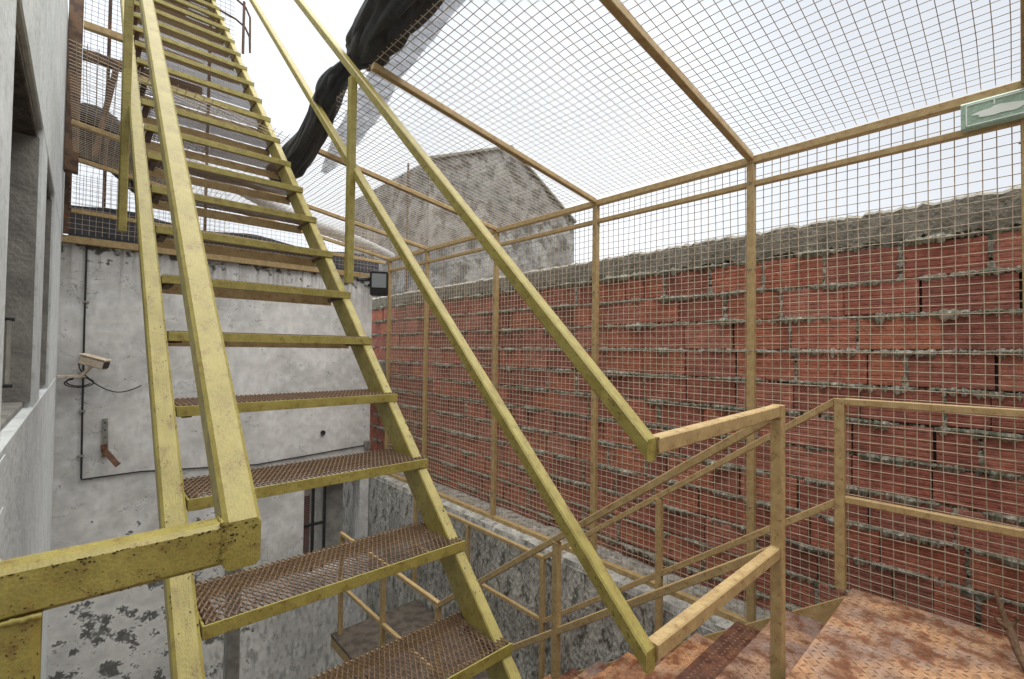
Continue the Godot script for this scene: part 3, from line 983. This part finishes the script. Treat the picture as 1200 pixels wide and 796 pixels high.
func build_descending_stairs() -> void:
	var t := thing("descending_staircase", "tan steel staircase with rusty checker plate steps descending along the mesh", "staircase", P(2.5, -1.24, 0.62))
	var mb: MB
	var sl := 0.72
	for x in [2.93, 1.972]:
		mb = MB.new()
		var n := Vector3(0, 1, -sl).normalized()
		mb.bar(P(x, -1.27, 0.60) - n * 0.04, P(x, -1.27 - sl * 2.5, 3.1) - n * 0.04, 0.014, 0.15, n, 0.002)
		part(t, "stringer", mb, M.tan)
	for k in range(1, 10):
		var y := -1.24 - 0.179 * k
		var u0 := 0.62 + 0.25 * (k - 1) - 0.005
		var u1 := u0 + 0.30
		mb = MB.new()
		mb.box(P(1.98, y - 0.006, u0), P(2.922, y, u1), 0.002)
		mb.box(P(1.98, y - 0.045, u1 - 0.006), P(2.922, y - 0.0065, u1), 0.001)
		var n := part(t, "tread", mb, M.step[(k - 1) % 5])
		mb = MB.new()
		lugs(mb, 1.99, 2.91, u0 + 0.01, u1 - 0.01, y)
		var l := part(n, "checker_lugs", mb, M.lug_shaded)
		l.set_meta("kind", "stuff")
	# lower landing
	mb = MB.new()
	mb.box(P(2.02, -3.05, 3.11), P(3.06, -3.02, 4.97), 0.003)
	part(t, "lower_landing", mb, M.dark_concrete)
	mb = MB.new()
	mb.bar(P(2.05, -3.10, 3.11), P(2.05, -3.10, 4.97), 0.05, 0.1, Vector3.UP, 0.003)
	part(t, "landing_beam", mb, M.tan)
	# railing beside the open yard (near) and beside the mesh (far)
	for s in [[2.09, -0.255, 3.06, 4.92, [1.86, 3.08, 3.97, 4.9]], [3.0, -0.255, 2.82, 4.95, [1.72, 2.83, 3.9, 4.93]]]:
		var X: float = s[0]
		var ue: float = s[2]
		for q in [["handrail", s[1]], ["middle_rail", s[1] - 0.54]]:
			var y0: float = q[1]
			var ye: float = y0 - sl * (ue - 0.68)
			mb = MB.new()
			mb.vbar(P(X, y0, 0.685), P(X, ye, ue), 0.032, 0.044, 0.003)
			part(t, q[0], mb, M.tan)
			mb = MB.new()
			mb.bar(P(X, ye - 0.002, ue + 0.002), P(X, ye - 0.002, s[3]), 0.034, 0.036, Vector3.UP, 0.004)
			part(t, "level_rail", mb, M.tan)
		for u in s[4]:
			var top: float = s[1] - sl * (min(u, ue) - 0.68) - 0.016
			mb = MB.new()
			var px := X + (0.0 if X < 2.5 else 0.0)
			mb.bar(P(px, top - 1.05, u), P(px, top, u), 0.042, 0.042, Vector3(0, 0, 1), 0.004)
			part(t, "post", mb, M.tan)

func lugs(mb: MB, x0: float, x1: float, u0: float, u1: float, y: float) -> void:
	var p := 0.034
	var i := 0
	var x := x0 + 0.01
	while x < x1 - 0.01:
		var j := 0
		var u := u0 + 0.01
		while u < u1 - 0.005:
			var a := 0.6 if (i + j) % 2 == 0 else -0.97
			var d := Vector3(cos(a), 0, sin(a)) * 0.0130
			var s := Vector3(-sin(a), 0, cos(a)) * 0.0034
			var c := P(x, y, u)
			var h := Vector3(0, 0.0035, 0)
			var tips: Array[Vector3] = [c + d, c + s, c - d, c - s]
			var tt: Array[Vector3] = [c + d * 0.6 + h, c + s * 0.5 + h, c - d * 0.6 + h, c - s * 0.5 + h]
			for q in 4:
				var r := (q + 1) % 4
				mb.quad(tips[q], tips[r], tt[r], tt[q], (tips[q] + tips[r]) * 0.5 - c + Vector3(0, 0.004, 0))
			mb.quad(tt[0], tt[1], tt[2], tt[3], Vector3.UP)
			u += p
			j += 1
		x += p
		i += 1

func build_landing() -> void:
	var t := thing("steel_landing", "rusty checker plate landing at the top of the descending stairs", "landing", P(1.6, -1.3, -0.4))
	var mb := MB.new()
	mb.box(P(-0.15, -1.246, -1.74), P(3.05, -1.24, 0.62), 0.002)
	var pl := part(t, "checker_plate", mb, M.rust_plate)
	mb = MB.new()
	lugs(mb, 1.9, 3.04, -0.6, 0.61, -1.24)
	var l := part(pl, "checker_lugs", mb, M.lug_shaded)
	l.set_meta("kind", "stuff")
	mb = MB.new()
	mb.bar(P(-0.15, -1.30, 0.58), P(3.05, -1.30, 0.58), 0.05, 0.105, Vector3.UP, 0.004)
	mb.bar(P(3.03, -1.30, -1.74), P(3.03, -1.30, 0.55), 0.04, 0.105, Vector3.UP, 0.004)
	part(t, "edge_beam", mb, M.tan)
	# guard between the yellow stairs and the descending flight
	var g := thing("landing_guardrail", "tan square-tube guard joining the yellow stair rails to an upright post", "railing", P(2.09, -1.24, 0.66))
	mb = MB.new()
	mb.bar(P(2.068, -1.415, 0.665), P(2.068, -0.206, 0.665), 0.044, 0.044, Vector3(0, 0, 1), 0.004)
	part(g, "post", mb, M.tan)
	for y in [-0.2475, -0.787]:
		mb = MB.new()
		mb.bar(P(1.127, y, 0.668), P(2.045 if y < -0.5 else 2.089, y + (0.0 if y < -0.5 else 0.019), 0.668), 0.038, 0.046 if y < -0.5 else 0.046, Vector3.UP, 0.004)
		part(g, "rail", mb, M.tan)
	weld(g, [P(1.127, -0.223, 0.649), P(1.127, -0.272, 0.649)], 0.003, M.tan)
	weld(g, [P(1.127, -0.763, 0.649), P(1.127, -0.811, 0.649)], 0.003, M.tan)
	weld(g, [P(2.046, -0.763, 0.648), P(2.046, -0.811, 0.648)], 0.003, M.tan)
	weld(g, [P(2.046, -0.763, 0.648), P(2.046, -0.763, 0.688)], 0.003, M.tan)
	# railing on the mesh side of the landing
	var r := thing("landing_railing", "tan two-bar railing along the rusty landing in front of the mesh", "railing", P(3.0, -1.24, 0.0))
	mb = MB.new()
	mb.bar(P(3.0, -1.238, 0.66), P(3.0, -0.236, 0.66), 0.046, 0.046, Vector3(0, 0, 1), 0.004)
	part(r, "post", mb, M.tan)
	for y in [-0.25, -0.765]:
		mb = MB.new()
		mb.bar(P(3.0, y, 0.636), P(3.0, y + 0.02, -1.74), 0.036, 0.036, Vector3.UP, 0.004)
		part(r, "rail", mb, M.tan)

# ---------------------------------------------------------------- smaller things
func build_nets() -> void:
	var pts := []
	var rad := []
	var key := [[1.10, 1.80, 0.9, 0.11], [1.13, 1.80, 1.6, 0.12], [1.17, 1.82, 2.15, 0.125], [1.215, 1.835, 2.5, 0.125], [1.24, 1.84, 2.68, 0.115], [1.25, 1.845, 2.80, 0.085], [1.255, 1.84, 2.86, 0.04]]
	for i in key.size() - 1:
		for s in 10:
			var q := s / 10.0
			var a: Array = key[i]
			var b: Array = key[i + 1]
			pts.append(P(lerp(a[0], b[0], q), lerp(a[1], b[1], q), lerp(a[2], b[2], q)))
			rad.append(lerp(a[3], b[3], q))
	var mb := MB.new()
	mb.tube(pts, rad, 56, true, 0.10, 7)
	for f in 7:
		var fp := []
		var fr := []
		var ph := f * 0.9
		for i in pts.size():
			var an := ph + i * 0.045 + 0.5 * sin(i * 0.17 + f)
			var ro: float = rad[i] * (0.74 + 0.12 * sin(i * 0.23 + f * 2.0))
			fp.append(pts[i] + Vector3(cos(an) * ro, sin(an) * ro, 0.01 * sin(i * 0.4 + f)))
			fr.append(rad[i] * (0.34 + 0.10 * sin(i * 0.31 + f * 1.7)))
		mb.tube(fp, fr, 14, true, 0.12, 3)
	var t := thing("net_roll", "thick black gathered netting rolled over the roof edge above the stair rail", "netting", P(1.1, 1.7, 1.6))
	part(t, "folds", mb, M.net)
	pts = []
	rad = []
	key = [[1.22, 1.82, 2.84, 0.04], [1.17, 1.74, 2.93, 0.065], [1.155, 1.66, 3.05, 0.078], [1.19, 1.60, 3.3, 0.078], [1.215, 1.545, 3.62, 0.085], [1.22, 1.50, 3.95, 0.11], [1.19, 1.47, 4.15, 0.09], [1.15, 1.45, 4.3, 0.04]]
	for i in key.size() - 1:
		for s in 8:
			var q := s / 8.0
			var a: Array = key[i]
			var b: Array = key[i + 1]
			pts.append(P(lerp(a[0], b[0], q), lerp(a[1], b[1], q), lerp(a[2], b[2], q)))
			rad.append(lerp(a[3], b[3], q))
	mb = MB.new()
	mb.tube(pts, rad, 32, true, 0.10, 4)
	for f in 5:
		var fp := []
		var fr := []
		for i in pts.size():
			var an := f * 1.26 + i * 0.06 + 0.4 * sin(i * 0.2 + f)
			var ro: float = rad[i] * (0.7 + 0.15 * sin(i * 0.27 + f * 2.0))
			fp.append(pts[i] + Vector3(cos(an) * ro, sin(an) * ro, 0))
			fr.append(rad[i] * (0.32 + 0.10 * sin(i * 0.37 + f * 1.7)))
		mb.tube(fp, fr, 12, true, 0.12, 3)
	t = thing("hanging_net", "black netting swag drooping behind the stair rails", "netting", P(1.1, 1.4, 3.2))
	part(t, "folds", mb, M.net)
	# thin sheet of the same net lying on the roof mesh
	mb = MB.new()
	var e := [[1.0, 1.14, 1.20], [1.69, 1.14, 1.256], [1.88, 1.15, 1.279], [2.19, 1.15, 1.319], [2.47, 1.18, 1.346], [2.72, 1.22, 1.407], [2.93, 1.26, 1.454], [3.5, 1.36, 1.534], [3.9, 1.45, 1.565], [4.2, 1.53, 1.58]]
	for i in e.size() - 1:
		for s in 6:
			var q0 := s / 6.0
			var q1 := (s + 1) / 6.0
			var a: Array = e[i]
			var b: Array = e[i + 1]
			var rows := []
			for q in [q0, q1]:
				var u: float = lerp(float(a[0]), float(b[0]), q)
				var xa: float = lerp(float(a[1]), float(b[1]), q)
				var xb: float = lerp(float(a[2]), float(b[2]), q)
				var row := []
				for k in 9:
					var x: float = lerp(xa, xb, k / 8.0)
					row.append(P(x, roof_y(x) + 0.03 + 0.006 * sin(u * 19.0 + k * 1.3), u))
				rows.append(row)
			for k in 8:
				mb.quad(rows[0][k], rows[0][k + 1], rows[1][k + 1], rows[1][k], Vector3.UP)
	t = thing("shade_sheet", "thin grey see-through shade net spread on the roof mesh", "netting", P(1.3, 1.6, 2.5))
	part(t, "sheet", mb, M.shade)

func build_small_things() -> void:
	var mb := MB.new()
	# exit sign, worn green panel
	var t := thing("exit_sign", "faded green exit sign with worn white middle fixed under the top rail", "sign", P(3.16, 1.09, 0.0))
	mb = MB.new()
	mb.bar(P(3.155, 1.165, 0.19), P(3.155, 1.165, -0.22), 0.03, 0.136, Vector3.UP, 0.012)
	part(t, "panel", mb, M.sign)
	mb = MB.new()
	var xf := 3.1385
	for y in [1.115, 1.215]:
		mb.box(P(xf, y - 0.0025, 0.17), P(xf - 0.002, y + 0.0025, -0.2), 0.0)
	for u in [0.17, 0.075, -0.1, -0.2]:
		mb.box(P(xf, 1.118 if u > 0.1 or u < -0.15 else 1.19, u - 0.0025), P(xf - 0.0025, 1.212, u + 0.0025), 0.0)
	part(t, "border_line", mb, M.sign_white)
	mb = MB.new()
	var c := P(xf - 0.001, 1.160, 0.055)
	var n := 28
	for i in n:
		var a0 := TAU * i / n
		var a1 := TAU * (i + 1) / n
		var r0 := 1.0 + 0.12 * sin(a0 * 5.0) + 0.07 * sin(a0 * 9.0 + 1.0)
		var r1 := 1.0 + 0.12 * sin(a1 * 5.0) + 0.07 * sin(a1 * 9.0 + 1.0)
		mb.tri(c, c + Vector3(0, sin(a0) * 0.021 * r0, -cos(a0) * 0.088 * r0), c + Vector3(0, sin(a1) * 0.021 * r1, -cos(a1) * 0.088 * r1), Vector3(-1, 0, 0))
	part(t, "worn_patch", mb, M.sign_white, "white worn patch in the middle of the sign")

	# security camera
	t = thing("security_camera", "beige rusty security camera on a bracket left of the conduit", "camera", P(-0.16, -0.29, 6.2))
	var d := Vector3(0.80, -0.28, 0.52).normalized()
	var ctr := P(0.10, -0.165, 6.10)
	mb = MB.new()
	mb.bar(ctr - d * 0.10, ctr + d * 0.105, 0.095, 0.085, Vector3.UP, 0.012)
	var hs := part(t, "housing", mb, M.beige)
	mb = MB.new()
	mb.bar(ctr + d * 0.104, ctr + d * 0.112, 0.075, 0.06, Vector3.UP, 0.01)
	part(hs, "lens_window", mb, M.black_metal)
	mb = MB.new()
	mb.bar(ctr - d * 0.115 + Vector3(0, 0.053, 0), ctr + d * 0.135 + Vector3(0, 0.053, 0), 0.115, 0.008, Vector3.UP, 0.002)
	part(hs, "sun_shield", mb, M.beige)
	mb = MB.new()
	mb.bar(P(-0.163, -0.30, 6.16), P(0.03, -0.30, 6.16), 0.03, 0.03, Vector3.UP, 0.004)
	mb.bar(P(0.015, -0.29, 6.16), ctr - d * 0.02 + Vector3(0, -0.04, 0), 0.028, 0.028, Vector3.UP, 0.004)
	part(t, "bracket", mb, M.beige)
	# its cable
	t = thing("camera_cable", "thin black looping cable hanging below the security camera", "cable", P(0.1, -0.35, 6.2))
	mb = MB.new()
	var pts := []
	var rad := []
	for i in 61:
		var q := i / 60.0
		var a := q * TAU * 1.6
		pts.append(P(0.0 + 0.11 * cos(a + 2.0) * (1.0 - q * 0.2), -0.37 + 0.045 * sin(a + 2.0) + 0.02 * q, 6.19 + 0.04 * sin(a)))
		rad.append(0.0055)
	part_tube(t, "loop", pts, 0.0055)
	pts = []
	for i in 31:
		var q := i / 30.0
		pts.append(P(lerp(0.06, 0.48, q), lerp(-0.33, -0.415, q) - 0.10 * sin(q * PI), 6.26))
	part_tube(t, "lead", pts, 0.0055)
	pts = []
	for i in 21:
		var q := i / 20.0
		pts.append(P(lerp(0.02, 0.09, q) - 0.06 * sin(q * PI), lerp(-0.09, -0.35, q), lerp(6.12, 6.24, q)))
	part_tube(t, "lead", pts, 0.0055)

	# conduit
	t = thing("wall_conduit", "thin dark conduit running down the grey wall and turning along it", "pipe", P(0.02, -1.32, 6.285))
	part_tube(t, "upright_run", [P(0.018, 0.99, 6.286), P(0.02, 0.2, 6.285), P(0.026, -0.6, 6.286), P(0.035, -1.32, 6.285)], 0.008)
	part_tube(t, "level_run", [P(0.035, -1.325, 6.284), P(0.5, -1.322, 6.285), P(1.6, -1.42, 6.286), P(3.02, -1.36, 6.285)], 0.008)
	mb = MB.new()
	for y in [0.42, -0.1, -0.66, -1.1]:
		mb.box(P(0.0, y, 6.27), P(0.05, y + 0.018, 6.298), 0.002)
	part(t, "clip", mb, M.galv)
	t = thing("junction_box", "small pale junction box at the right end of the conduit", "box", P(3.02, -1.38, 6.27))
	mb = MB.new()
	mb.box(P(2.97, -1.40, 6.24), P(3.05, -1.30, 6.298), 0.006)
	part(t, "cover", mb, M.galv)

	# rusty bracket with slotted holes
	t = thing("wall_bracket", "rusty slotted angle bracket screwed to the grey wall", "bracket", P(0.2, -1.1, 6.29))
	mb = MB.new()
	mb.bar(P(0.197, -0.74, 6.288), P(0.21, -1.09, 6.288), 0.045, 0.014, Vector3(0, 0, 1), 0.002)
	part(t, "slotted_strip", mb, M.galv)
	mb = MB.new()
	mb.bar(P(0.215, -1.08, 6.288), P(0.30, -1.19, 6.10), 0.05, 0.014, Vector3(0, 0, 1), 0.002)
	mb.bar(P(0.195, -1.0, 6.28), P(0.21, -1.12, 6.27), 0.05, 0.02, Vector3(0, 0, 1), 0.002)
	part(t, "rusty_arm", mb, tinted(M.rust_plate, Color(0.72, 0.66, 0.62)))
	mb = MB.new()
	for i in 4:
		mb.tube([P(0.198 + i * 0.003, -0.78 - i * 0.075, 6.274), P(0.198 + i * 0.003, -0.78 - i * 0.075, 6.279)], [0.008, 0.008], 8)
	part(t, "bolt_hole", mb, M.black_metal)
	# hooks and holes in the render
	t = thing("wall_hook", "small dark hook on the grey wall between the stair rails", "hook", P(0.64, -0.29, 6.28))
	part_tube(t, "hook_arm", [P(0.63, -0.25, 6.30), P(0.65, -0.27, 6.25), P(0.64, -0.33, 6.25)], 0.012)
	t = thing("pipe_hole", "small round dark pipe end in the grey wall below the stairs", "pipe", P(2.394, -1.12, 6.29))
	part_tube(t, "pipe_end", [P(2.394, -1.12, 6.31), P(2.394, -1.12, 6.27)], 0.03)

	# floodlight in the corner
	t = thing("flood_light", "black rectangular floodlight at the wall corner by the mesh", "lamp", P(2.93, 0.95, 6.1))
	var fc := P(3.0, 0.90, 5.98)
	var fd := Vector3(-0.45, -0.30, 0.84).normalized()
	mb = MB.new()
	mb.bar(fc - fd * 0.05, fc + fd * 0.03, 0.24, 0.34, Vector3.UP, 0.02)
	var fh := part(t, "housing", mb, M.black_metal)
	mb = MB.new()
	var fu := fd.cross(Vector3.UP).cross(fd).normalized() * 0.045
	mb.bar(fc + fd * 0.028 + fu, fc + fd * 0.036 + fu, 0.19, 0.19, Vector3.UP, 0.004)
	part(fh, "glass", mb, M.lamp_glass)
	mb = MB.new()
	mb.bar(P(2.72, 0.93, 6.05), P(2.90, 0.96, 6.05), 0.05, 0.05, Vector3.UP, 0.01)
	mb.bar(P(3.0, 0.95, 6.04), P(3.0, 0.90, 6.29), 0.04, 0.03, Vector3.UP, 0.004)
	part(t, "bracket", mb, M.black_metal)

	# silver duct above the back wall
	t = thing("silver_duct", "silver corrugated duct sloping above the back wall", "duct", P(2.4, 1.6, 6.5))
	var dp := []
	var dr := []
	for i in 90:
		var q := i / 89.0
		dp.append(P(lerp(0.6, 3.42, q), lerp(2.12, 1.36, q) + 0.03 * sin(q * 9.0), 6.42))
		dr.append(0.075 + (0.008 if i % 2 == 0 else 0.0))
	mb = MB.new()
	mb.tube(dp, dr, 16, true)
	part(t, "corrugated_sleeve", mb, M.duct)
	# dark tarpaulin panels behind the end mesh
	t = thing("dark_tarpaulin", "dark plastic sheet standing behind the mesh above the back wall", "tarpaulin", P(1.5, 1.08, 6.36))
	mb = MB.new()
	var nt := 40
	for i in nt:
		var xa := -0.12 + 3.3 * i / nt
		var xb := -0.12 + 3.3 * (i + 1) / nt
		var qa := []
		for x in [xa, xb]:
			var top: float = 1.40 - 0.03 * x + 0.03 * sin(x * 5.0)
			qa.append([P(x, 1.02, 6.36 + 0.012 * sin(x * 14.0)), P(x, top, 6.37 + 0.015 * sin(x * 11.0 + 1.0)), P(x, top - 0.01, 6.40), P(x, 1.02, 6.40)])
		mb.quad(qa[0][0], qa[0][1], qa[1][1], qa[1][0], Vector3(0, 0, 1))
		mb.quad(qa[0][1], qa[0][2], qa[1][2], qa[1][1], Vector3.UP)
		mb.quad(qa[0][2], qa[0][3], qa[1][3], qa[1][2], Vector3(0, 0, -1))
	part(t, "sheet", mb, M.tarp)

	# dry stalk on the landing
	t = thing("dry_stalk", "dry dead plant stalk standing on the rusty landing plate", "twig", P(2.75, -1.24, 0.02))
	part_tube2(t, "stem", [P(2.74, -1.24, -0.02), P(2.78, -1.18, 0.02), P(2.83, -1.12, 0.04), P(2.84, -1.07, 0.06), P(2.86, -0.98, 0.085)], [0.016, 0.013, 0.016, 0.010, 0.007])
	part_tube2(t, "side_shoot", [P(2.83, -1.12, 0.04), P(2.815, -1.095, 0.075), P(2.81, -1.08, 0.085)], [0.010, 0.008, 0.004])
	part_tube2(t, "side_shoot", [P(2.84, -1.11, 0.04), P(2.855, -1.08, 0.02), P(2.84, -1.06, 0.03)], [0.008, 0.007, 0.003])

func part_tube(t: Node3D, called: String, pts: Array, r: float) -> void:
	var rad := []
	for i in pts.size(): rad.append(r)
	var mb := MB.new()
	mb.tube(pts, rad, 8)
	part(t, called, mb, M.cable)

func part_tube2(t: Node3D, called: String, pts: Array, rad: Array) -> void:
	var mb := MB.new()
	mb.tube(pts, rad, 8)
	part(t, called, mb, M.twig)

func build_upper_frame() -> void:
	var t := thing("upper_frame", "rusty brown steel frame of the upper platform above the back wall", "platform", P(0.2, 1.08, 6.2))
	var mb := MB.new()
	mb.bar(P(-0.11, 1.62, 6.0), P(-0.11, 4.8, 6.0), 0.10, 0.12, Vector3(0, 0, 1), 0.006)
	part(t, "column", mb, M.rust_steel)
	mb = MB.new()
	mb.bar(P(-0.13, 1.08, 6.25), P(-0.13, 1.7, 6.25), 0.05, 0.05, Vector3(0, 0, 1), 0.004)
	part(t, "short_post", mb, M.rust_steel)
	for q in [[3.22, 0.07, "tan"], [2.92, 0.10, "rust_steel"], [4.0, 0.12, "rust_steel"]]:
		mb = MB.new()
		mb.bar(P(-0.06, q[0], 6.35), P(0.95, q[0], 6.35), 0.06, q[1], Vector3.UP, 0.004)
		part(t, "cross_beam", mb, M[q[2]])
	mb = MB.new()
	mb.bar(P(0.2, 2.88, 6.3), P(0.05, 1.9, 6.3), 0.05, 0.05, Vector3(0, 0, 1), 0.004)
	part(t, "brace", mb, M.rust_steel)
	mb = MB.new()
	for i in 2:
		mb.bar(P(0.14 + i * 0.9, 1.1, 6.5), P(0.14 + i * 0.9, 4.0, 6.5), 0.03, 0.03, Vector3(0, 0, 1), 0.004)
	part(t, "upright", mb, M.rust_steel)
	mb = wire_panel(P(-0.1, 1.3, 6.55), Vector3(1, 0, 0), Vector3.UP, 1.4, 3.4, 0.05, 0.002, Vector3(0, 0, 1))
	part(t, "mesh_panel", mb, M.rust_steel)
	# folded dark sheet stored on the roof
	var s := thing("stored_sheet", "crumpled dark sheet piled behind the mesh at the upper left", "sheet", P(0.2, 1.7, 6.7))
	mb = MB.new()
	var pts := []
	var rad := []
	for i in 20:
		var q := i / 19.0
		pts.append(P(lerp(-0.15, 0.75, q), 2.28 - 0.35 * q + 0.05 * sin(q * 7.0), 6.75))
		rad.append(0.24 + 0.05 * sin(q * 9.0))
	mb.tube(pts, rad, 24, true, 0.12, 4)
	part(s, "folds", mb, tinted(M.net, Color(0.6, 0.6, 0.62)))
	# platform at the head of the flight
	mb = MB.new()
	mb.box(P(-0.15, 4.80, 6.7), P(1.0, 4.86, 8.2), 0.004)
	part(t, "platform_deck", mb, M.rust_steel)
	# pipe railing up there
	var r := thing("pipe_railing", "dark bent pipe railing at the head of the stairs", "railing", P(1.6, 4.2, 7.5))
	for y in [4.92, 4.63]:
		mb = MB.new()
		mb.tube([P(1.1, y + 0.08, 7.5), P(1.5, y + 0.02, 7.5), P(1.62, y - 0.04, 7.5), P(1.68, y - 0.16, 7.5), P(1.69, 4.25, 7.5)], [0.014, 0.014, 0.014, 0.014, 0.014], 8)
		part(r, "bent_rail", mb, M.rust_steel)
	mb = MB.new()
	mb.tube([P(1.6, 4.2, 7.5), P(1.6, 4.95, 7.5)], [0.018, 0.018], 8)
	part(r, "post", mb, M.rust_steel)

func _ready() -> void:
	rng.seed = 2024
	setup_view()
	make_materials()
	build_ground()
	build_back_wall()
	build_left_building()
	build_rear_house()
	build_retaining_wall()
	build_brick_wall()
	build_far_building()
	build_landing()
	build_yellow_stairs()
	build_cage()
	build_descending_stairs()
	build_upper_frame()
	build_nets()
	build_small_things()
